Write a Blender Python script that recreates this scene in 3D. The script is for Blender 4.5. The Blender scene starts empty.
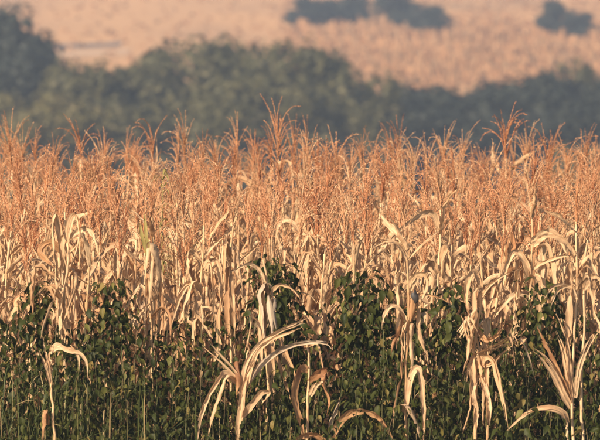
import bpy, math, random
import numpy as np
from mathutils import Vector, Matrix, Euler

R = math.radians
SC = bpy.context.scene
COL = SC.collection
rnd = random.Random(11)
PI = math.pi

# ------------------------------------------------------------------ camera
CAM = Vector((0, -41, 4.1))
FRAME_W = 4.15                       # metres across the frame at the field edge, 41 m away
SLOPE = -0.0513
cd = bpy.data.cameras.new('camera'); cam = bpy.data.objects.new('camera', cd); COL.objects.link(cam)
cam.location = CAM
cam.rotation_euler = (PI/2 + math.atan(SLOPE), 0, 0)
cd.sensor_width = 36
cd.angle = 2*math.atan(FRAME_W/2/41*math.cos(math.atan(SLOPE)))
cd.clip_start = 0.5; cd.clip_end = 6000
cd.dof.use_dof = True; cd.dof.focus_distance = 42.3; cd.dof.aperture_fstop = 5.6
SC.camera = cam
FPX = 300/math.tan(cd.angle/2)       # focal length in pixels of the 600 px photograph
_p = math.atan(SLOPE)
FWD = Vector((0, math.cos(_p), math.sin(_p))); UP = Vector((0, -math.sin(_p), math.cos(_p)))
def at(px, py, Y):
    """world point on the vertical plane y = Y seen at pixel (px, py)"""
    d = FWD + Vector((1, 0, 0))*((px-300)/FPX) + UP*((220-py)/FPX)
    return CAM + d*((Y-CAM.y)/d.y)

# ------------------------------------------------------------------ sky, sun, exposure
SUNV = Vector((-0.70, -0.74, 0.56)).normalized()
w = bpy.data.worlds.new('World'); SC.world = w; w.use_nodes = True
nt = w.node_tree
sky = nt.nodes.new('ShaderNodeTexSky'); sky.sky_type = 'NISHITA'; sky.sun_disc = False
sky.sun_elevation = math.asin(SUNV.z); sky.sun_rotation = math.atan2(SUNV.x, SUNV.y)
nt.links.new(sky.outputs[0], nt.nodes['Background'].inputs[0])
nt.nodes['Background'].inputs[1].default_value = 0.06
sl = bpy.data.lights.new('sun', 'SUN'); sl.energy = 4.6; sl.angle = R(0.5); sl.color = (1.0, 0.80, 0.60)
so = bpy.data.objects.new('sun', sl); COL.objects.link(so)
so.rotation_euler = SUNV.to_track_quat('Z', 'Y').to_euler(); so.location = SUNV*60
SC.view_settings.view_transform = 'Standard'; SC.view_settings.look = 'None'
SC.view_settings.exposure = 0.98; SC.view_settings.gamma = 1; SC.view_settings.use_curve_mapping = False
SC.render.engine = 'CYCLES'
SC.cycles.use_denoising = True
SC.cycles.max_bounces = 6; SC.cycles.transparent_max_bounces = 8
SC.cycles.volume_bounces = 0

# ------------------------------------------------------------------ materials
def newmat(name):
    m = bpy.data.materials.new(name); m.use_nodes = True
    n = m.node_tree.nodes; n.clear()
    return m, n, m.node_tree.links
def ramp(n, stops):
    r = n.new('ShaderNodeValToRGB'); e = r.color_ramp.elements
    while len(e) < len(stops): e.new(0.5)
    for i, (p, c) in enumerate(stops): e[i].position = p; e[i].color = (*c, 1)
    return r
def mth(n, l, op, a, b=None):
    x = n.new('ShaderNodeMath'); x.operation = op
    for i, v in enumerate((a, b)):
        if v is None: continue
        if isinstance(v, (int, float)): x.inputs[i].default_value = v
        else: l.new(v, x.inputs[i])
    return x.outputs[0]
def mix(n, l, f, a, b, mode='MIX'):
    x = n.new('ShaderNodeMix'); x.data_type = 'RGBA'; x.blend_type = mode
    for s, v in ((x.inputs[0], f), (x.inputs[6], a), (x.inputs[7], b)):
        if isinstance(v, (int, float)): s.default_value = v
        elif isinstance(v, tuple): s.default_value = (*v, 1)
        else: l.new(v, s)
    return x.outputs[2]
def rand_id(n, l, isl=1.0):
    """one random number for each object and each loose piece of a mesh"""
    oi = n.new('ShaderNodeObjectInfo'); g = n.new('ShaderNodeNewGeometry')
    return mth(n, l, 'FRACT', mth(n, l, 'ADD', oi.outputs['Random'], mth(n, l, 'MULTIPLY', g.outputs['Random Per Island'], isl))), g
def plant_mat(name, stops, rough=.6, trans=.3, fibre=0.0, blotch=None, blotch_lo=.52, blotch_hi=.66, spec=.3, isl=1.0):
    m, n, l = newmat(name)
    rid, g = rand_id(n, l, isl)
    col = ramp(n, stops); l.new(rid, col.inputs[0]); c = col.outputs[0]
    uv = n.new('ShaderNodeUVMap'); comb = n.new('ShaderNodeMapping')
    l.new(uv.outputs[0], comb.inputs[0])
    off = n.new('ShaderNodeCombineXYZ'); k = mth(n, l, 'MULTIPLY', rid, 97.0); l.new(k, off.inputs[0]); l.new(k, off.inputs[2])
    l.new(off.outputs[0], comb.inputs['Location'])
    bump_in = None
    if fibre:
        comb.inputs['Scale'].default_value = (6.5, .9, 1)
        nz = n.new('ShaderNodeTexNoise'); nz.inputs['Scale'].default_value = 1.0; nz.inputs['Detail'].default_value = 4
        l.new(comb.outputs[0], nz.inputs[0])
        f = n.new('ShaderNodeMapRange'); l.new(nz.outputs[0], f.inputs[0])
        f.inputs[1].default_value = .3; f.inputs[2].default_value = .7
        f.inputs[3].default_value = 1-fibre; f.inputs[4].default_value = 1+fibre*.45
        c = mix(n, l, 1.0, c, f.outputs[0], 'MULTIPLY'); bump_in = nz.outputs[0]
    if blotch:
        tc = n.new('ShaderNodeTexCoord'); v = n.new('ShaderNodeVectorMath'); v.operation = 'ADD'
        l.new(tc.outputs['Object'], v.inputs[0]); l.new(off.outputs[0], v.inputs[1])
        nb = n.new('ShaderNodeTexNoise'); nb.inputs['Scale'].default_value = 7; nb.inputs['Detail'].default_value = 5
        l.new(v.outputs[0], nb.inputs[0])
        mr = n.new('ShaderNodeMapRange'); l.new(nb.outputs[0], mr.inputs[0])
        mr.inputs[1].default_value = blotch_lo; mr.inputs[2].default_value = blotch_hi; mr.inputs[4].default_value = .75
        c = mix(n, l, mr.outputs[0], c, blotch)
    b = n.new('ShaderNodeBsdfPrincipled'); l.new(c, b.inputs['Base Color'])
    b.inputs['Roughness'].default_value = rough; b.inputs['Specular IOR Level'].default_value = spec
    if bump_in is not None:
        bp = n.new('ShaderNodeBump'); bp.inputs['Strength'].default_value = .35; bp.inputs['Distance'].default_value = .004
        l.new(bump_in, bp.inputs['Height']); l.new(bp.outputs[0], b.inputs['Normal'])
    o = n.new('ShaderNodeOutputMaterial')
    if trans:
        t = n.new('ShaderNodeBsdfTranslucent'); l.new(c, t.inputs[0])
        ms = n.new('ShaderNodeMixShader'); ms.inputs[0].default_value = trans
        l.new(b.outputs[0], ms.inputs[1]); l.new(t.outputs[0], ms.inputs[2]); l.new(ms.outputs[0], o.inputs[0])
    else: l.new(b.outputs[0], o.inputs[0])
    return m

M = {}
M['leaf'] = plant_mat('dry_corn_leaf', [(0, (.74, .50, .285)), (.3, (.67, .43, .23)), (.6, (.77, .56, .34)), (.8, (.61, .375, .195)), (.92, (.44, .22, .10)), (1, (.72, .49, .285))],
                      .62, .27, .5, (.27, .14, .065), .56, .72)
M['paleleaf'] = plant_mat('pale_corn_leaf', [(0, (.74, .50, .285)), (.5, (.77, .55, .33)), (1, (.70, .45, .245))], .62, .25, .5, (.34, .18, .085), .58, .74)
M['stalk'] = plant_mat('dry_corn_stalk', [(0, (.62, .42, .23)), (.5, (.55, .35, .18)), (1, (.66, .47, .27))], .5, 0, .25, (.34, .18, .08), .55, .7)
M['tassel'] = plant_mat('dry_tassel', [(0, (.62, .31, .15)), (.25, (.70, .40, .21)), (.45, (.48, .19, .085)), (.6, (.66, .35, .175)), (.8, (.72, .50, .29)), (.9, (.55, .24, .11)), (1, (.62, .31, .15))], .65, .25, isl=.22)
M['husk'] = plant_mat('dry_husk', [(0, (.70, .53, .33)), (.5, (.60, .42, .24)), (1, (.52, .38, .25))], .65, .15, .35, (.33, .19, .09), .55, .7)
M['greyhusk'] = plant_mat('weathered_husk', [(0, (.46, .36, .245)), (1, (.52, .41, .29))], .7, .1, .4, (.25, .17, .10), .55, .7)
M['brownleaf'] = plant_mat('brown_corn_leaf', [(0, (.55, .30, .14)), (1, (.64, .39, .19))], .6, .3, .35, (.22, .09, .04), .5, .66)
M['gall'] = plant_mat('smut_gall', [(0, (.085, .08, .075)), (1, (.10, .095, .09))], .55, 0, 0, (.012, .012, .014), .42, .6)
M['weed'] = plant_mat('weed_leaf', [(0, (.030, .039, .008)), (.35, (.042, .052, .010)), (.6, (.022, .031, .007)), (.78, (.062, .070, .014)), (.92, (.13, .125, .030)), (1, (.26, .18, .06))], .52, .25, 0, (.06, .062, .016), .5, .7, .16)
M['weedstem'] = plant_mat('weed_stem', [(0, (.075, .095, .03)), (.5, (.12, .11, .045)), (1, (.16, .11, .055))], .6, 0)
M['grass'] = plant_mat('grass_blade', [(0, (.06, .085, .022)), (.5, (.10, .12, .035)), (.7, (.17, .16, .055)), (1, (.44, .31, .15))], .5, .3)
M['green'] = plant_mat('fading_leaf', [(0, (.20, .20, .055)), (.5, (.30, .27, .075)), (1, (.38, .31, .11))], .55, .3, .25)
M['bark'] = plant_mat('bark', [(0, (.09, .07, .05)), (1, (.12, .09, .065))], .9, 0)
M['olive'] = plant_mat('olive_foliage', [(0, (.068, .068, .026)), (.5, (.092, .088, .034)), (1, (.13, .115, .046))], .6, .25)
M['tawny'] = plant_mat('yellowing_foliage', [(0, (.105, .098, .030)), (.5, (.13, .115, .038)), (1, (.16, .13, .05))], .6, .25)
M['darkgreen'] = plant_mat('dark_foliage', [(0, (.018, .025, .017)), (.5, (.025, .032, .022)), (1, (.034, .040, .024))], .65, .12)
M['hilltuft'] = plant_mat('hill_tuft', [(0, (.52, .30, .14)), (.6, (.45, .255, .12)), (.9, (.30, .19, .10)), (1, (.24, .17, .09))], .8, .15)

def terrain_mat():
    m, n, l = newmat('terrain')
    g = n.new('ShaderNodeNewGeometry'); sx = n.new('ShaderNodeSeparateXYZ'); l.new(g.outputs['Position'], sx.inputs[0])
    def noise(scale, det, stretch=(1, 1, 1)):
        mp = n.new('ShaderNodeMapping'); mp.inputs['Scale'].default_value = stretch; l.new(g.outputs['Position'], mp.inputs[0])
        z = n.new('ShaderNodeTexNoise'); z.inputs['Scale'].default_value = scale; z.inputs['Detail'].default_value = det
        l.new(mp.outputs[0], z.inputs[0]); return z.outputs[0]
    def rng(v, a, b):
        r = n.new('ShaderNodeMapRange'); r.inputs[1].default_value = a; r.inputs[2].default_value = b; l.new(v, r.inputs[0]); return r.outputs[0]
    soil = ramp(n, [(.3, (.10, .07, .045)), (.55, (.19, .13, .08)), (.7, (.30, .21, .12))]); l.new(noise(6, 8), soil.inputs[0])
    mead = ramp(n, [(.3, (.17, .15, .06)), (.6, (.30, .23, .10)), (.75, (.38, .28, .13))]); l.new(noise(.08, 6), mead.inputs[0])
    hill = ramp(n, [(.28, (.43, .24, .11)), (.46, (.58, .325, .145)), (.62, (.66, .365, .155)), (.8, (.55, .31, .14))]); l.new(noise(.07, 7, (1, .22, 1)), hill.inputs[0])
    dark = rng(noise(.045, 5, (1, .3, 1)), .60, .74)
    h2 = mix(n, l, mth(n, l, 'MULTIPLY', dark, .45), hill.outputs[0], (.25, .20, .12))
    c = mix(n, l, rng(sx.outputs[1], 13, 26), soil.outputs[0], mead.outputs[0])
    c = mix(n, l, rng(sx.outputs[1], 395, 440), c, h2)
    b = n.new('ShaderNodeBsdfPrincipled'); l.new(c, b.inputs['Base Color']); b.inputs['Roughness'].default_value = .95
    b.inputs['Specular IOR Level'].default_value = .1
    o = n.new('ShaderNodeOutputMaterial'); l.new(b.outputs[0], o.inputs[0])
    return m
def plain(name, c, c2, scale):
    m, n, l = newmat(name)
    tc = n.new('ShaderNodeNewGeometry'); z = n.new('ShaderNodeTexNoise'); z.inputs['Scale'].default_value = scale; z.inputs['Detail'].default_value = 6
    l.new(tc.outputs['Position'], z.inputs[0]); r = ramp(n, [(.3, c), (.7, c2)]); l.new(z.outputs[0], r.inputs[0])
    b = n.new('ShaderNodeBsdfPrincipled'); l.new(r.outputs[0], b.inputs['Base Color']); b.inputs['Roughness'].default_value = .95
    o = n.new('ShaderNodeOutputMaterial'); l.new(b.outputs[0], o.inputs[0]); return m
M['terrain'] = terrain_mat()
M['track'] = plain('track', (.16, .115, .085), (.22, .155, .11), .3)
M['strip'] = plain('stubble_strip', (.56, .36, .20), (.62, .40, .225), .15)

# ------------------------------------------------------------------ helpers
def mesh(name, V, F, mat, uv=None, smooth=True):
    me = bpy.data.meshes.new(name)
    me.from_pydata([tuple(v) for v in V], [], F); me.update()
    lay = me.uv_layers.new(name='UVMap')
    if uv is not None:
        idx = np.empty(len(me.loops), dtype=np.int32); me.loops.foreach_get('vertex_index', idx)
        lay.data.foreach_set('uv', np.asarray(uv, dtype=np.float32)[idx].ravel())
    if smooth: me.polygons.foreach_set('use_smooth', [True]*len(me.polygons))
    me.materials.append(mat if not isinstance(mat, str) else M[mat])
    return me
def put(name, me, parent=None, loc=(0, 0, 0), rot=None, sc=1.0):
    o = bpy.data.objects.new(name, me); COL.objects.link(o)
    if parent is not None: o.parent = parent
    o.location = loc
    if rot is not None: o.rotation_euler = rot
    if sc != 1.0: o.scale = (sc, sc, sc) if isinstance(sc, (int, float)) else sc
    return o
def tag(o, label=None, cat=None, group=None, kind=None):
    if label: o['label'] = label
    if cat: o['category'] = cat
    if group: o['group'] = group
    if kind: o['kind'] = kind
    return o
def thing(name, loc, label, cat, group=None, rot=None, sc=1.0):
    o = put(name, None, None, loc, rot, sc); o.empty_display_size = .1
    return tag(o, label, cat, group)

def spline(P, n):
    """Catmull-Rom through the points, n+1 samples even in parameter"""
    P = [Vector(p) for p in P]
    P = [P[0]*2-P[1]] + P + [P[-1]*2-P[-2]]
    out = []
    segs = len(P)-3
    for i in range(n+1):
        t = i/n*segs; k = min(int(t), segs-1); u = t-k
        a, b, c, d = P[k:k+4]
        out.append(.5*((2*b) + (c-a)*u + (2*a-5*b+4*c-d)*u*u + (3*b-a-3*c+d)*u**3))
    return out
class MB:
    def __init__(s): s.V = []; s.F = []; s.U = []
    def tube(s, P, rad, sides=6, cap=True):
        P = [Vector(p) for p in P]; n = len(P); b0 = len(s.V)
        up = Vector((0, 1, .013)); 
        for i, p in enumerate(P):
            t = (P[min(i+1, n-1)]-P[max(i-1, 0)]).normalized()
            a = t.cross(up)
            if a.length < 1e-3: a = t.cross(Vector((1, 0, 0)))
            a.normalize(); b = t.cross(a)
            r = rad[i] if isinstance(rad, (list, tuple)) else rad
            for k in range(sides):
                th = 2*PI*k/sides
                s.V.append(p + a*(math.cos(th)*r) + b*(math.sin(th)*r)); s.U.append((k/sides, i*.15))
        for i in range(n-1):
            for k in range(sides):
                k2 = (k+1) % sides
                s.F.append((b0+i*sides+k, b0+i*sides+k2, b0+(i+1)*sides+k2, b0+(i+1)*sides+k))
        if cap: s.F.append(tuple(b0+(n-1)*sides+k for k in range(sides)))
    def blade(s, P, wd, side, twist=0.0, curl=.5, ruffle=0.0, prof=None, cols=4, ph=0.0, crumple=0.0, r=None):
        """a leaf strip swept along P; cross-section curls into a gutter, edges ruffle, the strip may twist"""
        n = len(P)-1; b0 = len(s.V); sd = Vector(side).normalized()
        for i, p in enumerate(P):
            t = (P[min(i+1, n)]-P[max(i-1, 0)]).normalized()
            sd = (sd - t*sd.dot(t))
            if sd.length < 1e-4: sd = t.orthogonal()
            sd.normalize(); nn = t.cross(sd)
            v = i/n
            a = twist*v
            s2 = sd*math.cos(a) + nn*math.sin(a); n2 = nn*math.cos(a) - sd*math.sin(a)
            ww = wd*(prof(v) if prof else math.sin(PI*min(1, (v*.93+.07)))**.55)
            for c in range(cols+1):
                u = c/cols*2-1
                an = u*curl*(.6+.8*v)
                x = math.sin(an)/max(curl*(.6+.8*v), .01)*ww*.5 if curl > .01 else u*ww*.5
                z = (1-math.cos(an))/max(curl*(.6+.8*v), .01)*ww*.5 if curl > .01 else 0
                z += ruffle*abs(u)*math.sin(v*23+ph+c*1.9)*ww
                if crumple: z += r.gauss(0, crumple); x += r.gauss(0, crumple*.5)
                s.V.append(p + s2*x + n2*z); s.U.append((c/cols, v*(len(P)-1)*.12))
        for i in range(n):
            for c in range(cols):
                q = b0+i*(cols+1)+c
                s.F.append((q, q+1, q+cols+2, q+cols+1))
    def add(s, me_data, mat4):
        V, F, U = me_data; b0 = len(s.V)
        s.V += [mat4 @ Vector(v) for v in V]; s.F += [tuple(b0+i for i in f) for f in F]; s.U += U
    def data(s): return (s.V, s.F, s.U)
    def mesh(s, name, mat, smooth=True): return mesh(name, s.V, s.F, mat, s.U, smooth)

# ------------------------------------------------------------------ terrain: one sheet to the horizon
def ht(x, y):
    def sm(a, b, t):
        t = min(1, max(0, (t-a)/(b-a))); return t*t*(3-2*t)
    z = -15.0*sm(16, 230, y)
    if y > 460: q = (y-460); z += 3.4*sm(460, 620, y) + 3.4e-5*q*q
    if y > 380: z += .35*math.sin(x*.035+y*.01)*sm(380, 600, y)
    if y > 1500: z -= (y-1500)**2*6e-5
    return z
ys = [-60, -30, -12, -4, 0, 4, 8, 12, 16] + [16+i*14 for i in range(1, 40)] + [576+i*20 for i in range(1, 60)] + [1800, 2100, 2600, 3400, 4500]
xs = [-2500, -1500, -900, -600, -400, -280, -200, -150] + [-120+i*10 for i in range(25)] + [150, 200, 280, 400, 600, 900, 1500, 2500]
V = [(x, y, ht(x, y)) for y in ys for x in xs]
nx = len(xs)
F = [(j*nx+i, j*nx+i+1, (j+1)*nx+i+1, (j+1)*nx+i) for j in range(len(ys)-1) for i in range(nx-1)]
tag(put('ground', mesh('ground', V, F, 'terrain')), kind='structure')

def ground_strip(name, mat, cen, half, lift):
    """a ribbon laid on the terrain along a polyline of (x, y)"""
    V = []; F = []
    n = 60
    P = spline([(x, y, 0) for x, y in cen], n)
    for i, p in enumerate(P):
        for k in range(5):
            y = p.y + (k/4*2-1)*half
            V.append((p.x, y, ht(p.x, y)+lift))
    for i in range(n):
        for k in range(4):
            q = i*5+k; F.append((q, q+1, q+6, q+5))
    tag(put(name, mesh(name, V, F, mat)), kind='structure')
def hill_y(py):
    """distance at which a sight line through row py meets the slope beyond the trees"""
    for y in range(430, 1500, 2):
        if at(300, py, y).z <= ht(0, y): return y
    return 1500

# ------------------------------------------------------------------ libraries of corn parts (meshes that plants share)
def sample_leaf(kind, r):
    L = r.uniform(.46, .80)*(.75 if kind in ('upright', 'spear') else 1)
    n = 18
    a0 = {'arch': r.uniform(50, 80), 'droop': r.uniform(35, 75), 'broken': r.uniform(15, 65), 'upright': r.uniform(62, 82), 'hang': r.uniform(-50, 20), 'spear': r.uniform(25, 75)}[kind]
    a1 = {'arch': r.uniform(-80, -35), 'droop': r.uniform(-90, -74), 'broken': r.uniform(-90, -66), 'upright': r.uniform(15, 60), 'hang': r.uniform(-94, -84), 'spear': a0-r.uniform(0, 30)}[kind]
    k = {'arch': r.uniform(.3, .6), 'droop': r.uniform(.1, .3), 'broken': r.uniform(.2, .6), 'upright': .6, 'hang': .06, 'spear': .5}[kind]
    wd = {'arch': .15, 'droop': .06, 'broken': .02, 'upright': .3, 'hang': .05, 'spear': .3}[kind]
    yaw = 0; dy = r.uniform(-1.3, 1.3); p = Vector((.008, 0, 0)); P = [p.copy()]
    wob = r.uniform(0, 6); kinks = [(r.uniform(.25, .9), r.uniform(-45, 45), r.uniform(-1, 1)) for _ in range(r.choice([0, 1, 1, 2]))]
    for i in range(n):
        v = (i+.5)/n
        s = 1/(1+math.exp(-(v-k)/(wd*.5)))
        a = a0+(a1-a0)*s + 6*math.sin(v*9+wob)
        for kv, ka, ky in kinks:
            if v > kv: a += ka*(.55 if a < -40 else 1)
        if a < -92: a = -184-a
        a = R(a)
        yaw += dy/n + r.uniform(-.14, .14)
        for kv, ka, ky in kinks:
            if kv < v <= kv+1/n: yaw += ky
        p = p + Vector((math.cos(a)*math.cos(yaw), math.cos(a)*math.sin(yaw), math.sin(a)))*(L/n)
        P.append(p.copy())
    return P
def leaf_data(kind, r):
    m = MB(); P = sample_leaf(kind, r)
    wd = r.uniform(.036, .076)
    q = r.uniform(.35, .7)
    prof = lambda v: (.45+.55*min(1, v/.18))*(1 if v < q else max(.04, 1-((v-q)/(1-q))**1.5))
    tw = r.choice([-1, 1])*r.uniform(0, 2.8); cu = r.uniform(.5, 1.7)
    if r.random() < .34:
        # a leaf torn lengthwise into ribbons that part towards the tip
        nr = r.choice([2, 3])
        for k in range(nr):
            o = Vector((r.uniform(-.05, .05), (k-(nr-1)/2)*r.uniform(.03, .09), r.uniform(-.03, .03)))
            cut = r.uniform(.7, 1); N = max(8, int(len(P)*cut))
            Q = [p + Vector((0, (k-(nr-1)/2)*wd/nr*.8, 0)) + o*(i/len(P))**1.5 for i, p in enumerate(P[:N])]
            m.blade(Q, wd/nr*1.15, (0, 1, 0), tw*r.uniform(.5, 1.2), cu, .1, prof=prof, cols=2, ph=r.uniform(0, 6), crumple=r.uniform(.001, .003), r=r)
    else:
        m.blade(P, wd, (0, 1, 0), tw, cu, r.uniform(.05, .16), prof=prof, ph=r.uniform(0, 6), crumple=r.uniform(.002, .0055), r=r)
    return m
KINDS = ['arch']*9 + ['droop']*16 + ['broken']*15 + ['upright']*4 + ['hang']*14 + ['spear']*8
LEAF = []
for i, k in enumerate(KINDS):
    m = leaf_data(k, random.Random(100+i)); LEAF.append((k, m.data(), m.mesh('leaf', 'leaf')))
def leaves_of(*ks): return [x for x in LEAF if x[0] in ks]

H = 1.74
def bend(sv, z):
    b = SB[sv]; return Vector((b[0]*z*z + .012*math.sin(z*5+b[2]), b[1]*z*z + .012*math.cos(z*4+b[2]), z))
SB = [(rnd.uniform(-.035, .035), rnd.uniform(-.035, .035), rnd.uniform(0, 6)) for _ in range(8)]
STALK = []
for v in range(8):
    m = MB(); P = []; rad = []
    r = random.Random(v+40); nz = 0; nodes = [0, .1, .22, .36, .52, .69, .87, 1.05, 1.23, 1.40, 1.56, 1.74]
    for a, b in zip(nodes[:-1], nodes[1:]):
        base = .0125*(1-.62*a/H)
        for t, k in ((0, 1.0), (.06, 1.28), (.14, 1.0), (.7, .93)):
            z = a+(b-a)*t; P.append(bend(v, z)); rad.append(base*k)
    P.append(bend(v, H)); rad.append(.0045)
    m.tube(P, rad, 7)
    # leaf sheaths: short open sleeves wrapping the stalk over each node
    for a in nodes[3:-1]:
        z = a+.01; ll = r.uniform(.07, .13); rr = .0125*(1-.62*a/H)+.003
        m.tube([bend(v, z), bend(v, z+ll*.6), bend(v, z+ll)], [rr*.95, rr*1.12, rr*1.45], 7, cap=False)
    STALK.append((m.data(), m.mesh('stalk', 'stalk')))

def tassel_data(r):
    m = MB()
    def branch(P, w0):
        n = len(P)-1
        m.tube(P, [w0*(1-.85*i/n) for i in range(n+1)], 3, cap=False)
        steps = int(sum((P[i+1]-P[i]).length for i in range(n))/.0068)
        for s_ in range(steps):
            t = (s_+r.random())/steps*n; i = min(int(t), n-1); p = P[i].lerp(P[i+1], t-i)
            d = (P[i+1]-P[i]).normalized(); o = d.orthogonal(); o.rotate(Matrix.Rotation(r.uniform(0, 2*PI), 3, d))
            tp = 1.1-.35*t/n; ax = (d+o*r.uniform(.15, .5)).normalized(); ln = r.uniform(.012, .018)*tp
            q = ax.cross(o).normalized()*.0036*tp; b0 = len(m.V)
            m.V += [p, p+ax*ln*.5+q, p+ax*ln, p+ax*ln*.5-q]; m.U += [(0, 0), (.5, 0), (1, 1), (0, 1)]
            m.F.append((b0, b0+1, b0+2, b0+3))
    Ls = r.uniform(.30, .44); lx = r.uniform(-.10, .10); ly = r.uniform(-.10, .10)
    cv = r.choice([0, 0, .12])
    P = [Vector((lx*t*t + cv*t**4*.6, ly*t*t, Ls*t)) for t in [i/8 for i in range(9)]]
    branch(P, .0040)
    nb = r.randint(8, 14); tb = r.choice([0, 0, .2, .4, .9]); wind = r.uniform(0, 6.28)
    for b in range(nb):
        z0 = Ls*r.uniform(-.06, .40); az = wind+r.gauss(0, 1.3); L = r.uniform(.17, .31)
        tight = r.uniform(0, 1); a = R(r.uniform(70, 87)*(1-tb) + r.uniform(55, 78)*tb); bendr = R(r.choice([r.uniform(10, 50), r.uniform(50, 110), r.uniform(90, 175)])); pw = r.uniform(1.6, 4.0)
        p = Vector((lx*(z0/Ls)**2, ly*(z0/Ls)**2, z0)); P = [p.copy()]
        for i in range(10):
            v = (i+.5)/10; aa = a-bendr*v**pw
            az += r.uniform(-.05, .05)
            p = p + Vector((math.cos(aa)*math.cos(az), math.cos(aa)*math.sin(az), math.sin(aa)))*(L/10); P.append(p.copy())
        branch(P, .0031)
    return m
TASSEL = []
for i in range(14):
    m = tassel_data(random.Random(300+i)); TASSEL.append((m.data(), m.mesh('tassel', 'tassel')))

def ear_data(r):
    """a cob wrapped in dry husk leaves whose tips peel away"""
    m = MB(); L = r.uniform(.17, .23)
    P = [Vector((0, 0, -.03)), Vector((0, 0, 0)), Vector((0, 0, .02)), Vector((0, 0, L*.3)), Vector((0, 0, L*.6)), Vector((0, 0, L*.85)), Vector((0, 0, L))]
    m.tube(P, [.006, .012, .021, .026, .0245, .016, .005], 9)
    for k in range(6):
        az = k/6*2*PI + r.uniform(-.3, .3); o = Vector((math.cos(az), math.sin(az), 0)); rel = r.uniform(.0, .05)
        Q = spline([o*.014, o*.030+Vector((0, 0, L*.3)), o*(.029+rel*.3)+Vector((0, 0, L*.7)), o*(.02+rel)+Vector((0, 0, L*r.uniform(.95, 1.2)))], 7)
        m.blade(Q, r.uniform(.032, .044), Vector((-math.sin(az), math.cos(az), 0)), r.uniform(-.4, .4), .8, .04, prof=lambda v: (.6+.4*min(1, v/.3))*(1-max(0, v-.5)*1.7), cols=3)
    return m
EAR = []
for i in range(6):
    m = ear_data(random.Random(500+i)); EAR.append((m.data(), m.mesh('ear', 'husk')))

def plant_recipe(r, lo=.5, nleaf=10, tassel=True):
    """(kind, lib index, matrix) of the parts of one random corn plant, in the plant's own space"""
    sv = r.randrange(8); out = [('stalk', sv, Matrix.Identity(4))]
    az = r.uniform(0, 2*PI)
    for i in range(nleaf):
        z = lo + (H-.09-lo)*((i+r.uniform(0, .8))/nleaf)
        az += PI + r.uniform(-.5, .5)
        if z > 1.4: ks = r.choice([('upright',), ('spear',), ('arch',), ('droop',), ('broken',), ('hang',)])
        elif z > 1.0: ks = r.choice([('arch',), ('droop',), ('droop',), ('broken',), ('hang',), ('spear',)])
        else: ks = r.choice([('droop',), ('hang',), ('hang',), ('broken',)])
        cand = [j for j, x in enumerate(LEAF) if x[0] in ks]
        s = r.uniform(.8, 1.15)*(.7 if z > 1.4 else 1)
        out.append(('leaf', r.choice(cand), Matrix.Translation(bend(sv, z)) @ Matrix.Rotation(az, 4, 'Z') @ Matrix.Scale(s, 4)))
    for i in range(r.choice([0, 1, 1, 2])):
        cand = [j for j, x in enumerate(LEAF) if x[0] in ('spear', 'upright')]
        out.append(('leaf', r.choice(cand), Matrix.Translation(bend(sv, r.uniform(1.5, 1.72))) @ Matrix.Rotation(r.uniform(0, 6.28), 4, 'Z') @ Matrix.Scale(r.uniform(.38, .6), 4)))
    if r.random() < .7:
        z = r.uniform(.9, 1.2); tilt = r.choice([r.uniform(.3, .7), r.uniform(1.8, 2.8)])
        out.append(('ear', r.randrange(6), Matrix.Translation(bend(sv, z)) @ Matrix.Rotation(r.uniform(0, 2*PI), 4, 'Z') @ Matrix.Rotation(tilt, 4, 'Y') @ Matrix.Translation((0, 0, .03))))
    if tassel:
        out.append(('tassel', r.randrange(14), Matrix.Translation(bend(sv, H-.01)) @ Matrix.Rotation(r.uniform(0, 2*PI), 4, 'Z') @ Matrix.Scale(r.uniform(.9, 1.25), 4)))
    return out
LIB = {'stalk': [x[1] for x in STALK], 'leaf': [x[2] for x in LEAF], 'tassel': [x[1] for x in TASSEL], 'ear': [x[1] for x in EAR]}
LIBD = {'stalk': [x[0] for x in STALK], 'leaf': [x[1] for x in LEAF], 'tassel': [x[0] for x in TASSEL], 'ear': [x[0] for x in EAR]}
def corn(x, y, r, label, group=None, height=None, lean=None, **kw):
    rot = lean or (r.gauss(0, .045), r.gauss(0, .055), r.uniform(0, 2*PI))
    s = (height/2.13) if height else r.uniform(.93, 1.09)
    e = thing('corn_plant', (x, y, -.02), label, 'corn plant', group, rot, s)
    for k, i, m4 in plant_recipe(r, **kw):
        o = put(k, LIB[k][i], e); o.matrix_local = m4
    return e
def ruled(x, y): return abs(x) < (FRAME_W/2)*(y+41)/41 + .12

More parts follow.
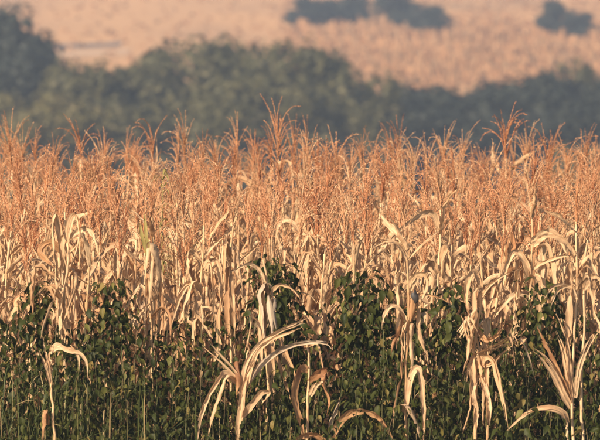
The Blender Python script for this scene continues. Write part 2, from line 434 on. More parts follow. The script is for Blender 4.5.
# ------------------------------------------------------------------ the corn field
GROUP = 'dried corn plants standing in rows'
BASE_LABEL = 'dried tan corn plant with rusty tassel in the dense rows of the field'
count = 0
margin = MB(); margin_t = MB(); margin_e = MB(); margin_s = MB()
MARG = {'stalk': margin_s, 'leaf': margin, 'ear': margin_e, 'tassel': margin_t}
rr = random.Random(77)
rows = [.12 + i*.78 for i in range(18)]
for ri, y in enumerate(rows):
    half = (FRAME_W/2)*(y+41)/41
    x = -half - 1.3 + rr.uniform(0, .2)
    while x < half + 1.3:
        jx = x + rr.uniform(-.06, .06); jy = y + rr.gauss(0, .10)
        if abs(jx) < half + .10 and ri < 16:
            third = 'left' if jx < -half/3 else ('right' if jx > half/3 else 'middle')
            band = 0 if ri < 3 else (1 if ri < 11 else 2)
            lab = ('dried corn plant in the front rows, limp tan leaves down to the weeds, %s third',
                   'dried corn plant in the middle rows, rusty tassel over pale leaves, %s third',
                   'dried corn plant in the back rows, rusty tassel against dark trees, %s third')[band] % third
            grp = ('corn plants in the front rows, %s third', 'corn plants in the middle rows, %s third', 'corn plants in the back rows, %s third')[band] % third
            corn(jx, jy, rr, lab, grp, lo=.45 if ri < 2 else (.75 if ri < 5 else 1.0), nleaf=15 if ri < 3 else (12 if ri < 7 else 7))
            count += 1
        else:
            T = Matrix.Translation((jx, jy, -.02)) @ Euler((rr.gauss(0, .045), rr.gauss(0, .055), rr.uniform(0, 6.28))).to_matrix().to_4x4() @ Matrix.Scale(rr.uniform(.88, 1.0), 4)
            for k, i, m4 in plant_recipe(rr, .8, 8):
                MARG[k].add(LIBD[k][i], T @ m4)
        x += rr.uniform(.18, .29) if ri > 0 else rr.uniform(.2, .34)
print('corn plants', count)
e = thing('corn_rows', (0, 0, 0), 'dried corn rows continuing behind and past both sides of the nearer plants', 'corn rows'); e['kind'] = 'stuff'
for k, mb in MARG.items():
    o = put({'stalk': 'stalks', 'leaf': 'leaves', 'ear': 'ears', 'tassel': 'tassels'}[k], mb.mesh(k, {'stalk': 'stalk', 'leaf': 'leaf', 'ear': 'husk', 'tassel': 'tassel'}[k]), e); o['kind'] = 'stuff'

# tall tassels that break the skyline, each at its own spot along the back of the field
SKY = [(80, 108, 10.2, 'tallest corn tassel at the left of the skyline, a straight bare spike'),
       (150, 113, 10.8, 'corn plant whose tall tassel spike curves left above the left skyline'),
       (15, 120, 9.0, 'upright bushy tassel corn plant at the far left end of the skyline'),
       (238, 126, 11.0, 'corn plant with a lone straight spike tassel left of the middle skyline'),
       (281, 108, 10.0, 'corn plant with the highest tassel near the middle of the skyline'),
       (438, 126, 10.6, 'corn plant with a slim upright tassel under the dark tree band'),
       (478, 124, 10.9, 'corn plant with a curved tassel just left of the highest right tassel'),
       (513, 107, 9.6, 'corn plant with the highest tassel at the right, leaning to the right'),
       (590, 122, 10.4, 'corn plant with a single straight tassel spike by the right border'),
       (357, 125, 11.2, 'corn plant with a thin tassel spike right of the middle skyline')]
for i, (px, py, Y, lab) in enumerate(SKY):
    p = at(px, py, Y); r = random.Random(900+i)
    corn(p.x, Y, r, lab, 'tall corn plants on the skyline', height=p.z+.04, lean=(0, r.uniform(-.02, .02), r.uniform(0, 6.28)), lo=1.1, nleaf=7)

# ------------------------------------------------------------------ corn plants at the front edge, told apart one by one
def front_corn(label, Y, base_px, top, stalks, leaves=(), ears=(), gall=None, tassels=(), group=None):
    """stalks: lists of (px, py[, dy]) from the bottom up; leaves: (points, width, twist, curl, material)"""
    b = at(base_px, 440, Y); b.z = 0
    e = thing('corn_plant', b, label, 'corn plant', group)
    def pts(L): return [at(q[0], q[1], Y+(q[2] if len(q) > 2 else 0)) - b for q in L]
    for s in stalks:
        P = pts(s); p0 = Vector((P[0].x+(0 if abs(P[0].x) < .1 else 0), P[0].y, -.03))
        Q = spline([p0]+P, 22)
        r0 = .0105; wr_ = random.Random(int(s[0][0])); Q = [q + Vector((wr_.gauss(0, .0025), wr_.gauss(0, .0025), 0)) for q in Q]
        m = MB(); m.tube(Q, [(r0*(1-.45*i/22))*(1.22 if i % 4 == 0 else 1) for i in range(23)], 8)
        put('stalk', m.mesh('stalk', 'stalk'), e)
    for j, (L, wd, tw, cu, mt) in enumerate(leaves):
        P = spline(pts(L), 22); m = MB(); t0 = (P[1]-P[0])
        sd = t0.cross(Vector((0, 1, 0)))
        if sd.length < 1e-3: sd = Vector((1, 0, 0))
        rl = random.Random(j+int(b.x*100)); sd.rotate(Matrix.Rotation(rl.uniform(-.5, .5), 3, t0.normalized()))
        prof = lambda v: (.5+.5*min(1, v/.15))*(1 if v < .55 else max(.05, 1-((v-.55)/.45)**1.6))
        wd *= .95
        if rl.random() < .5 and wd > .03:
            for k in (-1, 1):
                o = Vector((rl.uniform(-.03, .03), rl.uniform(-.03, .03), rl.uniform(-.035, .035)))
                N = 23 if k < 0 else rl.randint(16, 22)
                Q = [p + sd.normalized()*(k*wd*.2) + o*(i/22)**1.4 for i, p in enumerate(P[:N])]
                m.blade(Q, wd*.58, sd, tw*rl.uniform(.6, 1.3), cu*1.2, .08, prof=prof, cols=3, ph=j*1.7+k, crumple=.002, r=rl)
        else:
            m.blade(P, wd, sd, tw, cu*1.25, .08, prof=prof, cols=5, ph=j*1.7, crumple=.0032, r=rl)
        put('leaf', m.mesh('leaf', mt), e)
    rl = random.Random(int(base_px)*3)
    if top < 300:
        # limp random leaves all along the taller stalks
        for k in range(9):
            Ps = pts(stalks[0]); zt = Ps[-1].z; z = rl.uniform(.62*zt, zt*.97)
            q = min(Ps, key=lambda v: abs(v.z-z))
            kk = rl.choice([('hang',), ('droop',), ('broken',), ('hang',)]) if z < zt*.9 else ('spear',)
            put('leaf', rl.choice(leaves_of(*kk))[2], e, (q.x, q.y, z), (0, 0, rl.uniform(0, 6.28)), rl.uniform(.55, .95))
    for (px, py, dy, tilt, az, s, mt) in ears:
        m = ear_data(random.Random(int(px+py)))
        put('ear', m.mesh('ear', mt), e, at(px, py, Y+dy)-b, (0, tilt, az), s)
    for (px, py, dy, s) in tassels:
        put('tassel', TASSEL[int(px) % 14][1], e, at(px, py, Y+dy)-b, (0, 0, px), s)
    if gall:
        px, py, dy = gall; m = MB(); P = []
        c = at(px, py, Y+dy)-b
        prof = [.002, .013, .021, .025, .025, .022, .015, .003]
        rg = random.Random(4)
        for i in range(8): P.append(c + Vector((.006*math.sin(i), 0, -.045+.09*i/7)))
        m.tube(P, prof, 12)
        m.V = [v + Vector((rg.uniform(-1, 1), rg.uniform(-1, 1), rg.uniform(-1, 1)))*.002 for v in m.V]
        put('smut_gall', m.mesh('smut_gall', 'gall'), e)
    return e
FG = 'corn plants along the front edge of the field'
LF, BR, GH, HK = 'paleleaf', 'brownleaf', 'greyhusk', 'husk'
front_corn('short snapped corn stalk at lower left with one stubby leaf bent over to the right', -1.55, 54, 345,
    [[(54, 440), (52, 400), (50, 375), (46, 352)]],
    [([(50, 352), (58, 346, -.04), (68, 350, -.06), (77, 352, -.06), (83, 362, -.05), (83, 380, -.04)], .055, .5, .7, LF),
     ([(51, 385), (47, 366, -.03), (43, 352, -.03), (41, 340, -.02)], .034, .8, 1.1, LF),
     ([(48, 425), (45, 410, -.03), (43, 420, -.05), (42, 450, -.05)], .05, .4, .8, BR),
     ([(52, 372), (49, 360, -.03), (52, 342, -.03)], .03, -.6, 1.2, LF)], group=FG)
front_corn('corn plant at lower left centre with long leaves arching over to the right', -1.5, 238, 330,
    [[(238, 440), (241, 400), (245, 372), (248, 350)]],
    [([(241, 420), (245, 372, -.04), (259, 345, -.06), (281, 330, -.08), (300, 322, -.1), (312, 318, -.1)], .052, .6, .9, LF),
     ([(245, 392), (256, 356, -.08), (272, 340, -.12), (290, 333, -.16), (302, 327, -.2)], .034, -.9, 1.2, LF),
     ([(247, 385), (262, 364, -.02), (285, 348, -.05), (308, 342, -.08), (326, 343, -.1), (334, 349, -.1)], .05, .7, 1.0, GH),
     ([(241, 400), (240, 382, -.03), (228, 366, -.06), (212, 350, -.08), (200, 336, -.1)], .036, .6, 1.0, LF),
     ([(240, 380), (224, 374, -.05), (216, 384, -.1), (205, 404, -.12), (198, 428, -.12), (196, 446, -.12)], .06, .5, .8, LF),
     ([(239, 384), (227, 376, -.08), (220, 390, -.13), (213, 412, -.15), (208, 436, -.15)], .05, -.7, 1.0, LF),
     ([(240, 420), (252, 404, -.04), (262, 392, -.06), (270, 393, -.07), (262, 404, -.06)], .05, .5, .7, LF),
     ([(238, 372), (235, 362, -.03), (237, 382, -.06), (236, 398, -.06)], .046, .4, .8, BR),
     ([(237, 440), (240, 410, -.05), (246, 380, -.07), (255, 360, -.08)], .042, -.4, 1.0, LF)], group=FG)
front_corn('thin stalk at lower centre with brown crumpled leaves folded down on both sides', -1.5, 308, 345,
    [[(307, 440), (308, 400), (309, 360), (306, 342)]],
    [([(308, 372), (302, 368, -.03), (297, 376, -.05), (294, 398, -.05), (301, 425, -.05), (304, 440, -.05)], .06, .5, .5, BR),
     ([(309, 382), (318, 374, -.04), (327, 371, -.06), (324, 382, -.07), (330, 400, -.07), (327, 415, -.06)], .062, -.6, .6, BR),
     ([(310, 396), (316, 384, -.03), (324, 378, -.05)], .045, .2, .7, LF),
     ([(307, 348), (317, 344, -.02), (322, 362, -.03), (325, 392, -.03)], .018, .5, 1.0, LF)], group=FG)
front_corn('low corn stub at bottom centre with one orange leaf arching over to the right', -1.6, 330, 425,
    [[(330, 450), (331, 440), (333, 430)]],
    [([(333, 438), (338, 424, -.03), (350, 413, -.05), (364, 411, -.07), (380, 418, -.08), (391, 434, -.09), (397, 455, -.09)], .058, .4, .6, BR),
     ([(329, 445), (330, 425, -.02), (336, 408, -.04), (340, 400, -.05)], .04, .5, 1.1, GH),
     ([(329, 452), (318, 436, -.04), (302, 436, -.06), (288, 446, -.07)], .05, .4, .6, BR)], group=FG)
front_corn('tall bare corn stalk right of centre with a dark grey lump and hanging leaves', -1.52, 406, 245,
    [[(406, 440), (405, 400), (407, 350), (409, 300), (407, 262), (405, 236)]],
    [([(408, 330), (405, 324, -.03), (402, 334, -.05), (403, 352, -.05), (401, 368, -.05)], .07, .3, .8, LF),
     ([(408, 335), (413, 324, -.02), (412, 336, -.04), (413, 362, -.04), (409, 380, -.04)], .05, -.4, .9, LF),
     ([(406, 410), (411, 378, -.04), (418, 368, -.05), (422, 388, -.06), (424, 420, -.06), (423, 445, -.06)], .05, .5, .9, LF),
     ([(405, 412), (402, 404, -.03), (410, 408, -.06), (418, 426, -.07), (424, 450, -.07)], .055, .5, .8, LF),
     ([(406, 322), (400, 310, -.04), (391, 306, -.06), (384, 316, -.08), (382, 330, -.08)], .036, .6, .9, LF),
     ([(409, 290), (416, 276, -.03), (425, 274, -.05), (429, 284, -.06), (424, 300, -.06), (419, 314, -.05)], .066, .5, .7, HK),
     ([(409, 300), (418, 294, -.03), (434, 296, -.05), (452, 303, -.07)], .02, .4, 1.1, BR),
     ([(408, 262), (400, 246, -.03), (388, 240, -.05), (372, 246, -.08)], .04, .6, 1., LF)],
    gall=(415, 297, -.06), ears=[(411, 318, -.04, .15, 0, .8, BR)], tassels=[(405, 238, 0, 1.0)], group=FG)
front_corn('pair of crossed corn stalks at lower right with a broad leaf hanging down', -1.52, 476, 250,
    [[(475, 440), (476, 390), (474, 350), (478, 322), (482, 290), (480, 252)], [(488, 425, .04), (487, 390, .04), (484, 362, .04), (478, 345, .04), (475, 322, .04), (479, 290, .04)]],
    [([(478, 370), (484, 356, -.04), (494, 362, -.07), (500, 385, -.08), (505, 408, -.08), (508, 432, -.08)], .072, .35, .7, LF),
     ([(478, 366), (492, 364, -.05), (502, 356, -.08), (515, 348, -.1)], .034, .8, 1.1, LF),
     ([(476, 376), (470, 362, -.03), (466, 368, -.05), (464, 384, -.05)], .045, .5, .8, LF),
     ([(477, 330), (486, 340, -.04), (497, 334, -.06), (502, 320, -.07)], .045, 1.2, .8, BR),
     ([(480, 372), (484, 386, -.05), (489, 404, -.06), (490, 426, -.06)], .05, .3, 1., LF),
     ([(477, 375), (473, 392, -.05), (477, 412, -.06), (476, 432, -.06)], .04, .3, 1., LF),
     ([(479, 300), (488, 288, -.03), (502, 278, -.05), (520, 272, -.08)], .034, .8, 1.1, LF),
     ([(480, 285), (474, 272, -.03), (468, 280, -.05), (466, 300, -.05), (470, 318, -.05)], .05, .8, .9, LF)],
    tassels=[(480, 254, 0, 1.0)], ears=[(474, 312, -.03, 2.6, 3, .8, HK)], group=FG)
front_corn('low stub at lower right with a single pale leaf arching down to the left', -1.6, 566, 410,
    [[(568, 455), (567, 430), (566, 412)]],
    [([(567, 424), (562, 413, -.04), (548, 409, -.07), (530, 413, -.1), (516, 424, -.12), (504, 436, -.14)], .06, .5, .8, LF)], group=FG)
front_corn('corn plant at the lower right border with leaves fanning down to its foot', -1.52, 573, 225,
    [[(573, 440), (572, 395), (574, 340), (577, 290), (576, 222)], [(583, 440, .03), (581, 390, .03), (584, 330, .03), (584, 270, .03), (588, 240, .03)]],
    [([(571, 408), (562, 392, -.04), (553, 374, -.06), (541, 356, -.08), (528, 346, -.1)], .052, .5, .8, LF),
     ([(572, 404), (563, 380, -.04), (552, 356, -.05), (543, 338, -.05), (537, 326, -.06)], .042, -.5, .9, BR),
     ([(572, 400), (566, 372, -.05), (560, 348, -.06), (552, 330, -.06)], .04, .6, 1.0, LF),
     ([(573, 396), (569, 370, -.06), (566, 340, -.07), (556, 314, -.07)], .036, .4, 1.2, LF),
     ([(575, 398), (579, 368, -.05), (588, 342, -.06), (598, 326, -.08)], .04, .5, 1., LF),
     ([(576, 300), (568, 286, -.03), (556, 288, -.06), (548, 304, -.08)], .05, .6, .8, LF),
     ([(577, 262), (566, 244, -.03), (548, 236, -.06), (530, 244, -.09)], .045, .6, .8, LF),
     ([(584, 290), (592, 276, -.03), (602, 280, -.05), (606, 300, -.06)], .05, .6, .8, LF)],
    tassels=[(576, 226, 0, 1.05)], group=FG)
front_corn('corn plant left of centre whose withered grey husk hangs limp among the weeds', -1.0, 268, 280,
    [[(266, 440), (268, 380), (265, 330), (268, 290), (262, 255)]],
    [([(268, 292), (263, 284, -.04), (258, 296, -.06), (262, 318, -.07), (264, 342, -.07)], .06, .4, 1., GH),
     ([(268, 300), (276, 300, -.05), (274, 322, -.08), (272, 346, -.08)], .055, .4, 1., GH),
     ([(268, 296), (280, 284, -.03), (296, 292, -.05), (304, 304, -.06)], .03, .6, 1., LF),
     ([(266, 284), (258, 268, -.03), (246, 264, -.06), (232, 272, -.08)], .034, .6, 1., LF)],
    ears=[(269, 300, -.06, PI-.15, 0, 1., GH)], tassels=[(262, 258, 0, .9)], group=FG)
front_corn('dense bundle of limp corn leaves hanging at the left above the weeds', -.6, 64, 215,
    [[(66, 440), (65, 360), (64, 300), (66, 240), (65, 212)]],
    [([(64, 262), (58, 226, -.04), (54, 216, -.05), (52, 236, -.07), (55, 268, -.07), (56, 300, -.07)], .05, .5, .9, LF),
     ([(65, 250), (70, 222, -.04), (76, 216, -.06), (80, 236, -.08), (74, 262, -.1), (64, 290, -.1)], .058, .7, .8, LF),
     ([(65, 270), (62, 246, -.05), (65, 236, -.07), (70, 254, -.09), (66, 284, -.1), (60, 316, -.1)], .05, -.5, .9, LF),
     ([(65, 280), (72, 268, -.05), (78, 280, -.09), (72, 300, -.1), (64, 322, -.1)], .042, .4, 1., LF),
     ([(64, 254), (50, 242, -.04), (40, 250, -.06), (48, 258, -.08), (58, 264, -.1)], .055, 1., .5, BR),
     ([(65, 240), (86, 228, -.04), (96, 240, -.07), (100, 262, -.08)], .045, .5, .9, LF)],
    tassels=[(65, 216, 0, 1.1)], group=FG)
front_corn('corn plant with one broad pale leaf blade folded down beside a yellow green leaf', -.5, 150, 225,
    [[(152, 440), (152, 360), (150, 300), (153, 240), (152, 215)]],
    [([(152, 262), (153, 244, -.03), (156, 250, -.06), (160, 270, -.07), (158, 296, -.07)], .085, .2, .5, HK),
     ([(151, 262), (150, 248, -.04), (148, 262, -.07), (146, 286, -.08), (142, 308, -.08)], .06, .3, .7, LF),
     ([(151, 262), (145, 240, -.03), (143, 226, -.03), (140, 214, -.03)], .05, .3, .7, 'green'),
     ([(152, 300), (138, 318, -.04), (128, 332, -.06), (118, 346, -.08)], .034, .6, 1., LF)],
    tassels=[(152, 218, 0, 1.0)], group=FG)
front_corn('corn plant left of centre with a drooping spray of pleated leaves', -.55, 198, 250,
    [[(202, 440), (202, 360), (200, 300), (203, 255), (204, 225)]],
    [([(201, 300), (194, 284, -.04), (186, 286, -.06), (178, 304, -.08), (171, 330, -.08)], .06, .5, .9, LF),
     ([(201, 296), (194, 282, -.06), (188, 292, -.09), (182, 312, -.1), (178, 330, -.1)], .05, -.4, 1., LF),
     ([(203, 262), (190, 250, -.03), (187, 264, -.06), (192, 284, -.07), (203, 300, -.07)], .04, .5, 1., LF),
     ([(203, 270), (210, 262, -.04), (213, 284, -.06), (215, 310, -.06), (218, 336, -.06)], .05, .5, 1., LF),
     ([(203, 258), (214, 244, -.02), (226, 234, -.04)], .03, .5, 1., LF)],
    tassels=[(204, 228, 0, 1.0)], group=FG)
front_corn('corn plant at the centre left with two stiff pale leaves hanging straight down', -.55, 228, 245,
    [[(231, 440), (231, 360), (230, 300), (231, 250), (233, 225)]],
    [([(230, 262), (226, 244, -.03), (223, 252, -.06), (225, 276, -.07), (226, 300, -.07)], .058, .2, .6, HK),
     ([(231, 262), (236, 250, -.05), (238, 272, -.07), (240, 296, -.07)], .05, .3, .8, LF),
     ([(231, 272), (244, 258, -.03), (256, 246, -.06), (262, 240, -.07)], .03, .6, 1., LF),
     ([(232, 290), (228, 300, -.05), (232, 318, -.06), (230, 338, -.06)], .045, .4, .9, LF)],
    tassels=[(233, 228, 0, 1.0)], group=FG)
front_corn('corn plant right of centre with one long pale leaf arching up and left', -.2, 440, 210,
    [[(440, 440), (440, 350), (438, 290), (440, 240), (441, 210)]],
    [([(440, 232), (433, 214, -.03), (420, 214, -.06), (402, 228, -.1), (388, 242, -.14)], .055, .5, .8, LF),
     ([(440, 262), (447, 246, -.04), (452, 262, -.06), (450, 290, -.07)], .055, .5, .8, LF),
     ([(439, 275), (431, 262, -.04), (424, 272, -.06), (420, 296, -.07)], .05, .5, .8, LF)],
    tassels=[(441, 214, 0, 1.0)], group=FG)
front_corn('corn plant at the right whose wide leaf bends sharply over below the tassels', -.2, 532, 215,
    [[(531, 440), (531, 350), (530, 300), (532, 250), (532, 205)]],
    [([(532, 246), (538, 238, -.03), (549, 232, -.05), (560, 238, -.07), (568, 256, -.09)], .075, .4, .6, LF),
     ([(531, 270), (545, 262, -.04), (566, 256, -.07), (590, 262, -.1)], .03, .5, 1., LF),
     ([(531, 282), (524, 260, -.04), (514, 252, -.06), (506, 268, -.07), (500, 300, -.08)], .05, .5, .8, LF),
     ([(531, 310), (520, 298, -.05), (514, 306, -.08), (516, 326, -.08)], .05, .4, .9, LF)],
    tassels=[(532, 210, 0, 1.0)], group=FG)

# ------------------------------------------------------------------ broad-leaved weeds growing up through the front of the corn
def weed_leaf(r):
    m = MB(); L = r.uniform(.055, .088); W = L*r.uniform(.48, .68); pet = r.uniform(.03, .055)
    droop = R(r.uniform(60, 135)); a = R(r.uniform(10, 40))
    p = Vector((0, 0, 0)); P = [p.copy()]
    for i in range(3):
        p = p + Vector((math.cos(a), 0, math.sin(a)))*pet/3; a -= R(22); P.append(p.copy())
    m.tube(P, .0014, 3, cap=False)
    Q = [p.copy()]; a = -droop*.55
    for i in range(7):
        p = p + Vector((math.cos(a), 0, math.sin(a)))*L/7; a -= R(r.uniform(2, 10)); Q.append(p.copy())
    m.blade(Q, W, (0, 1, 0), r.uniform(-.5, .5), r.uniform(.3, 1.1), r.uniform(.03, .09), cols=4, crumple=.0013, r=r,
            prof=lambda v: max(.03, (min(1, (v+.02)/.34)**.55)*(1-max(0, (v-.34)/.66)**1.35)), ph=r.uniform(0, 6))
    return m
WLEAFD = [weed_leaf(random.Random(700+i)) for i in range(12)]
WLEAF = [m.mesh('leaf', 'weed') for m in WLEAFD]
WSTEM = []
for i in range(6):
    r = random.Random(740+i); m = MB(); bx, by = r.uniform(-.08, .08), r.uniform(-.08, .08)
    f = (lambda bx, by, ph: (lambda t: Vector((bx*t*t+.012*math.sin(t*7+ph), by*t*t+.012*math.cos(t*6+ph), t))))(bx, by, r.uniform(0, 6))
    m.tube([f(t/10) for t in range(11)], [.0055*(1-.07*t) for t in range(11)], 5)
    WSTEM.append((f, m.mesh('stem', 'weedstem')))
WG = 'broad-leaved green weeds under the corn'
WLAB = 'dark green broad-leaved weed in the undergrowth along the foot of the corn'
nleafs = 0
def weed(x, y, h, r, label=WLAB, group=WG, n=None, spread=1.0, big=1.0, zlo=.22):
    global nleafs
    e = thing('leafy_weed', (x, y, -.02), label, 'weed', group, (r.gauss(0, .05), r.gauss(0, .05), r.uniform(0, 6.28)))
    f, me = WSTEM[r.randrange(6)]
    put('stem', me, e, sc=(1, 1, h))
    n = n or int(h*42)
    az = r.uniform(0, 6.28)
    for i in range(n):
        t = zlo + (1-zlo)*(i+r.random()*.6)/n
        az += 2.4 + r.uniform(-.5, .5)
        p = f(t); p.z *= h
        o = Vector((math.cos(az), math.sin(az), 0))*r.uniform(.0, .075)*spread*(1.15-t*.5)
        s = r.choice([r.uniform(.6, 1.1), r.uniform(.9, 1.45)])*big*(1.1-.35*t)
        put('leaf', WLEAF[r.randrange(12)], e, p+o, (r.gauss(0, .45), r.gauss(.05, .4), az), s)
        nleafs += 1
    return e
wr = random.Random(5)
def top_py(px):
    """how high the green undergrowth reaches along the photo's width"""
    P = [(0, 322), (40, 318), (80, 312), (115, 318), (150, 330), (195, 326), (230, 318), (270, 300), (300, 318), (330, 306), (360, 296), (400, 302), (430, 300), (470, 322), (520, 318), (560, 322), (600, 318)]
    for (a, b), (c, d) in zip(P[:-1], P[1:]):
        if a <= px <= c: return b+(d-b)*(px-a)/(c-a) - 7
    return 314
for (ya, yb, step, drop) in ((-.45, -.2, 12, 0), (-.8, -.5, 11, 14), (-1.12, -.85, 11, 40), (-1.42, -1.2, 12, 74), (-1.85, -1.68, 17, 108)):
    px = -26
    while px < 626:
        Y = wr.uniform(ya, yb); p = at(px, top_py(px)+drop+wr.uniform(-14, 24), Y)
        third = 'left' if px < 200 else ('right' if px > 400 else 'middle')
        wl, wg = (('dark green broad-leaved weed reaching up into the dry corn leaves, %s third', 'tall weeds at the foot of the corn, %s third') if drop < 30 else
                  ('dark green broad-leaved weed of middle height before the corn, %s third', 'middle weeds before the corn, %s third') if drop < 80 else
                  ('low dark green weed along the bottom of the view, %s third', 'low weeds at the bottom, %s third'))
        weed(p.x, Y, p.z, wr, wl % third, wg % third, spread=1.25, zlo=.3)
        px += step*wr.uniform(.7, 1.35)
for px, py, Y, lab in ((275, 252, -.62, 'tall bushy weed with dark leaves rising highest among the corn at centre'),
                       (284, 262, -.55, 'bushy weed close beside the highest weed clump at centre'),
                       (358, 268, -.62, 'tall weed with sunlit leaves right of the withered grey husk'),
                       (378, 280, -.58, 'leafy weed just left of the tall stalk with the dark lump'),
                       (106, 276, -.55, 'tall dark weed poking up through the dry leaves at the left'),
                       (545, 276, -.5, 'dark weed clump poking up between the corn stalks at the right'),
                       (437, 280, -.6, 'tall weed standing just right of the stalk with the dark lump'),
                       (42, 280, -.5, 'weed rising beside the dense bundle of limp corn leaves')):
    p = at(px, py, Y); weed(p.x, Y, p.z, wr, lab, WG, n=150, spread=2.4, big=1.15, zlo=.70)
for px, lab in ((590, 'pale green large-leaved weed in the bottom right corner'), (545, 'light green weed in front of the low arching leaf at lower right')):
    p = at(px, 398, -1.95); weed(p.x, -1.95, p.z, wr, lab, WG, n=30, spread=1.4, big=1.35)
# the same weeds go on past both sides of the view
m = MB(); ms = MB()
for side in (-1, 1):
    for k in range(46):
        x = side*(2.28+wr.uniform(0, 1.3)); y = wr.uniform(-1.8, -.2); h = 1.3 + .38*(y+.2) + wr.uniform(-.12, .08)
        ms.tube([(x, y, 0), (x+wr.uniform(-.03, .03), y, h*.5), (x+wr.uniform(-.05, .05), y, h)], [.005, .004, .002], 4)
        for i in range(44):
            az = wr.uniform(0, 6.28); t = wr.uniform(.3, 1); o = wr.uniform(0, .1)
            m.add(WLEAFD[wr.randrange(12)].data(), Matrix.Translation((x+math.cos(az)*o, y+math.sin(az)*o, h*t)) @ Euler((wr.gauss(0, .45), wr.gauss(.05, .4), az)).to_matrix().to_4x4() @ Matrix.Scale(wr.uniform(.7, 1.3), 4))
e = thing('weed_bank', (0, 0, 0), 'bank of green weeds continuing past both sides of the view', 'weeds'); e['kind'] = 'stuff'
put('leaves', m.mesh('leaves', 'weed'), e)['kind'] = 'stuff'; put('stems', ms.mesh('stems', 'weedstem'), e)['kind'] = 'stuff'
# a spindly weed spire, yellow green, standing up among the tassels
p = at(163, 172, 3.0)
e = thing('tall_weed', (p.x, 3.0, -.02), 'slender yellow green weed spire standing among the rusty tassels at the left', 'weed')
m = MB(); m.tube([(0, 0, 0), (.01, 0, p.z*.5), (-.01, 0, p.z*.8), (0, 0, p.z)], [.008, .006, .005, .003], 5); put('stem', m.mesh('stem', 'green'), e)
rg = random.Random(8)
for i in range(34):
    t = rg.uniform(.62, 1.0); az = rg.uniform(0, 6.28)
    m = MB(); L = rg.uniform(.05, .11)
    Q = spline([(0, 0, 0), (L*.4, 0, L*.45), (L*.75, 0, L*.35), (L, 0, -.02)], 6); m.blade(Q, .016, (0, 1, 0), .4, .6, .03)
    put('leaf', m.mesh('leaf', 'green'), e, (0, 0, p.z*t), (0, 0, az))
print('weed leaves', nleafs)

# grass and thin dry stems among the weeds, thickest at the lower left
m = MB(); gr = random.Random(21)
for i in range(520):
    px = gr.uniform(-20, 150) if i < 250 else gr.uniform(-20, 620)
    Y = gr.uniform(-1.6, -.5); p = at(px, 440, Y); p.z = 0
    h = gr.uniform(.55, 1.15) if i < 250 else gr.uniform(.5, 1.0)
    az = gr.uniform(0, 6.28); ln = gr.uniform(.03, .32)
    d = Vector((math.cos(az), math.sin(az), 0))
    Q = spline([p, p+d*ln*.15+Vector((0, 0, h*.45)), p+d*ln*.5+Vector((0, 0, h*.85)), p+d*ln*1.1+Vector((0, 0, h*gr.uniform(.8, 1.05)))], 7)
    m.blade(Q, gr.uniform(.005, .010), (-d.y, d.x, 0), gr.uniform(-1, 1), .5, 0, cols=2)
tag(put('grass', m.mesh('grass', 'grass')), 'long green and straw coloured grass blades among the weeds', 'grass', kind='stuff')

# ------------------------------------------------------------------ tree belt in the valley and bushes on the slope
def crown_mesh(seed, mat, lobes, leaf, n):
    """crown of unit height built of many leaf-clump faces spread over uneven lobes"""
    r = random.Random(seed); V = []; F = []; U = []
    L = []
    for i in range(4): L.append((Vector((r.uniform(-.08, .08), r.uniform(-.08, .08), .3+.13*i)), .17))
    for i in range(lobes):
        a = r.uniform(0, 6.28); z = r.uniform(.0, 1); rad = math.sin(PI*(.16+.74*z))**.8*.36*r.uniform(.35, 1)
        L.append((Vector((math.cos(a)*rad, math.sin(a)*rad, .16+.68*z)), r.uniform(.08, .19)))
    for i in range(n):
        c, q = r.choice(L)
        d = Vector((r.gauss(0, 1), r.gauss(0, 1), r.gauss(0, 1))).normalized()
        p = c + d*q*r.uniform(.55, 1.08)
        nn = (d + Vector((r.gauss(0, .5), r.gauss(0, .5), r.gauss(0, .5)))).normalized()
        a = nn.orthogonal().normalized(); a.rotate(Matrix.Rotation(r.uniform(0, 6.28), 3, nn)); b = nn.cross(a)
        s = leaf*r.uniform(.6, 1.3); b0 = len(V)
        V += [p+a*s, p+b*s*.6, p-a*s, p-b*s*.6]; U += [(0, 0), (1, 0), (1, 1), (0, 1)]
        F.append((b0, b0+1, b0+2, b0+3))
    return mesh('crown', V, F, mat, U, smooth=False)
def trunk_mesh(seed):
    r = random.Random(seed); m = MB()
    m.tube([(0, 0, -.03), (.005, 0, .2), (0, .01, .45), (.01, 0, .7)], [.03, .022, .016, .006], 7)
    for i in range(6):
        a = r.uniform(0, 6.28); z = r.uniform(.22, .5)
        m.tube([(0, 0, z), (math.cos(a)*.12, math.sin(a)*.12, z+.12), (math.cos(a)*.24, math.sin(a)*.24, z+.22)], [.011, .008, .003], 5)
    return m.mesh('trunk', 'bark')
CR = {k: [crown_mesh(60+10*i+j, k, 26, .026 if i < 2 else .03, 4200 if i < 2 else 6500) for j in range(3)] for i, k in enumerate(('olive', 'tawny', 'darkgreen'))}
TR = [trunk_mesh(i) for i in range(3)]
tr = random.Random(31)
def tree(px, top, D, kind, label, group, wide=1.0, name='tree', cat='tree'):
    tr = random.Random(int(px*7+top*3+D))
    y = D-41; p = at(px, top, y); g = ht(p.x, y); h = p.z-g
    e = thing(name, (p.x, y, g), label, cat, group, (0, 0, tr.uniform(0, 6.28)), (h*wide, h*wide, h))
    k = tr.randrange(3)
    put('trunk', TR[k], e); put('crown', CR[kind][tr.randrange(3)], e)
OB = 'olive green tree whose crown shapes the crest of the blurred belt'
TG = 'trees of the belt in the valley'
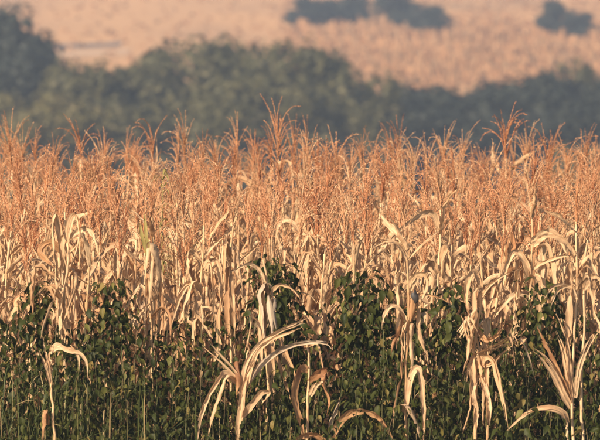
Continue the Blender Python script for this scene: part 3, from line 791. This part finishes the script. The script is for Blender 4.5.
for px, top, D in ((70, 54, 400), (95, 56, 398), (122, 52, 400), (146, 47, 404), (172, 36, 412), (212, 29, 402), (258, 27, 408), (300, 34, 398), (335, 45, 410), (368, 70, 400), (240, 60, 384), (185, 78, 386), (292, 78, 384), (335, 88, 388),
                   (130, 98, 380), (382, 100, 384), (225, 92, 374), (-60, 40, 400), (-110, 44, 405)):
    lower = D < 390
    tree(px+tr.uniform(-5, 5), top, D, 'olive', 'olive green tree low at the front of the blurred belt behind the corn' if lower else OB,
         'lower trees at the front of the belt' if lower else TG, tr.uniform(.95, 1.25))
for px, top, D in ((25, 82, 392), (62, 80, 388), (95, 96, 380), (45, 104, 376)):
    tree(px, top, D, 'tawny', 'yellowing pale olive tree at the left end of the belt', 'yellowing trees at the left of the belt', 1.1)
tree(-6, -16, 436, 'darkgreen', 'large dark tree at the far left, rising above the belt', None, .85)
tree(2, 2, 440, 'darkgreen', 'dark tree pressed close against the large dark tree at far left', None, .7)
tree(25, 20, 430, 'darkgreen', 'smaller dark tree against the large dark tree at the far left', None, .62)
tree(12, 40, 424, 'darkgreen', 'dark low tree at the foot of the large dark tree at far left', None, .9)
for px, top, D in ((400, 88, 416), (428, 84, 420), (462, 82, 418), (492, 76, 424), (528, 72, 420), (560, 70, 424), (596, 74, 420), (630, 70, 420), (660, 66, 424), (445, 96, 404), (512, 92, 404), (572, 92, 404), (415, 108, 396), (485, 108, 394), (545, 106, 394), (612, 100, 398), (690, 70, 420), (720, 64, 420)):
    tree(px, top, D, 'darkgreen', 'dark blue green tree in the right half of the belt', 'dark trees at the right of the belt', tr.uniform(1.1, 1.4))  # a darker species: the tone is its own foliage colour
tree(580, 55, 440, 'olive', 'olive tree showing above the dark trees at the right', None, .8)
tree(590, 134, 340, 'tawny', 'pale dry bush before the dark trees at the right border', None, 1.2, 'bush', 'bush')
# bushes standing alone on the tan slope
def slope_bush(px, base, top, kind, label, wide):
    y = hill_y(base); p = at(px, top, y); g = ht(p.x, y)-.3; h = p.z-g
    e = thing('bush', (p.x, y, g), label, 'bush', 'bushes standing on the tan slope', (0, 0, tr.uniform(0, 6.28)), (h*wide, h*wide, h*1.04))
    k = tr.randrange(3); put('trunk', TR[k], e); put('crown', CR[kind][k], e)
for px, base, top, wd, lab in ((308, 26, -4, 1.9, 'round dark bush leftmost of the row at the top of the slope'),
                               (334, 25, -1, 1.8, 'low dark bush second from left in the row on the slope'),
                               (355, 25, -5, 1.6, 'dark bush third from left in the row on the slope'),
                               (399, 28, -18, 1.3, 'tallest dark bush in the middle row at the top of the slope'),
                               (430, 34, 6, 1.8, 'small low bush right of the tallest bush on the slope'),
                               (554, 38, 0, 1.35, 'round dark bush alone on the slope at the upper right'),
                               (578, 40, 12, 2.0, 'low dark bush right of the round bush at upper right')):
    slope_bush(px, base, top, 'darkgreen' if px != 428 else 'olive', lab, wd)

ya, yb = hill_y(52), hill_y(44)
x1 = at(150, 48, yb).x; x0 = at(-60, 48, yb).x
ground_strip('track', 'track', [(x0, yb+6), (at(60, 48, yb).x, yb), (at(100, 46, yb).x, yb+3), (at(120, 46, yb).x, yb+5)], 7, .05)
ground_strip('stubble_strip', 'strip', [(x0, ya+2), (at(60, 48, ya).x, ya), (at(100, 50, ya).x, ya+2), (at(128, 50, ya).x, ya+5)], 7, .03)

# dry tufts that roughen the tan slope
m = MB(); hr = random.Random(52)
for i in range(3600):
    px = hr.uniform(280, 660) if hr.random() < .8 else hr.uniform(-60, 300); py = hr.uniform(-14, 92) if i % 3 else hr.uniform(24, 88)
    if i % 3 == 0: px = hr.uniform(290, 610)
    y = hill_y(py) + hr.uniform(-4, 4); x = at(px, py, y).x; z = ht(x, y)
    h = hr.uniform(.35, .8)*(1.6 if (i % 3 == 0 and hr.random() < .6) else .7)
    for k in range(6):
        a = hr.uniform(0, 6.28); d = Vector((math.cos(a), math.sin(a), 0)); b = Vector((x, y, z-.05)) + d*hr.uniform(0, .4)
        s = Vector((-d.y, d.x, 0))*hr.uniform(.12, .28); q = len(m.V)
        m.V += [b-s, b+s, b+d*.25+Vector((0, 0, h))+s*.3, b+d*.25+Vector((0, 0, h*.95))-s*.3]; m.U += [(0, 0), (1, 0), (1, 1), (0, 1)]
        m.F.append((q, q+1, q+2, q+3))
tag(put('dry_tufts', m.mesh('dry_tufts', 'hilltuft', False)), 'dry tan tufts of grass covering the slope behind the trees', 'dry grass', kind='stuff')

# ------------------------------------------------------------------ air
m, n, l = newmat('haze')
v = n.new('ShaderNodeVolumePrincipled'); v.inputs['Color'].default_value = (.64, .79, 1, 1)
v.inputs['Density'].default_value = .00052; v.inputs['Anisotropy'].default_value = .1
o = n.new('ShaderNodeOutputMaterial'); l.new(v.outputs[0], o.inputs['Volume'])
X, Y0, Y1, Z0, Z1 = 2600, -70, 4600, min(ht(0, y) for y in ys)-2, max(ht(0, y) for y in ys)+12
V = [(x, y, z) for z in (Z0, Z1) for y in (Y0, Y1) for x in (-X, X)]
F = [(0, 2, 3, 1), (4, 5, 7, 6), (0, 1, 5, 4), (2, 6, 7, 3), (0, 4, 6, 2), (1, 3, 7, 5)]
tag(put('haze', mesh('haze', V, F, m, smooth=False)), 'thin pale haze over the valley', 'haze', kind='stuff')
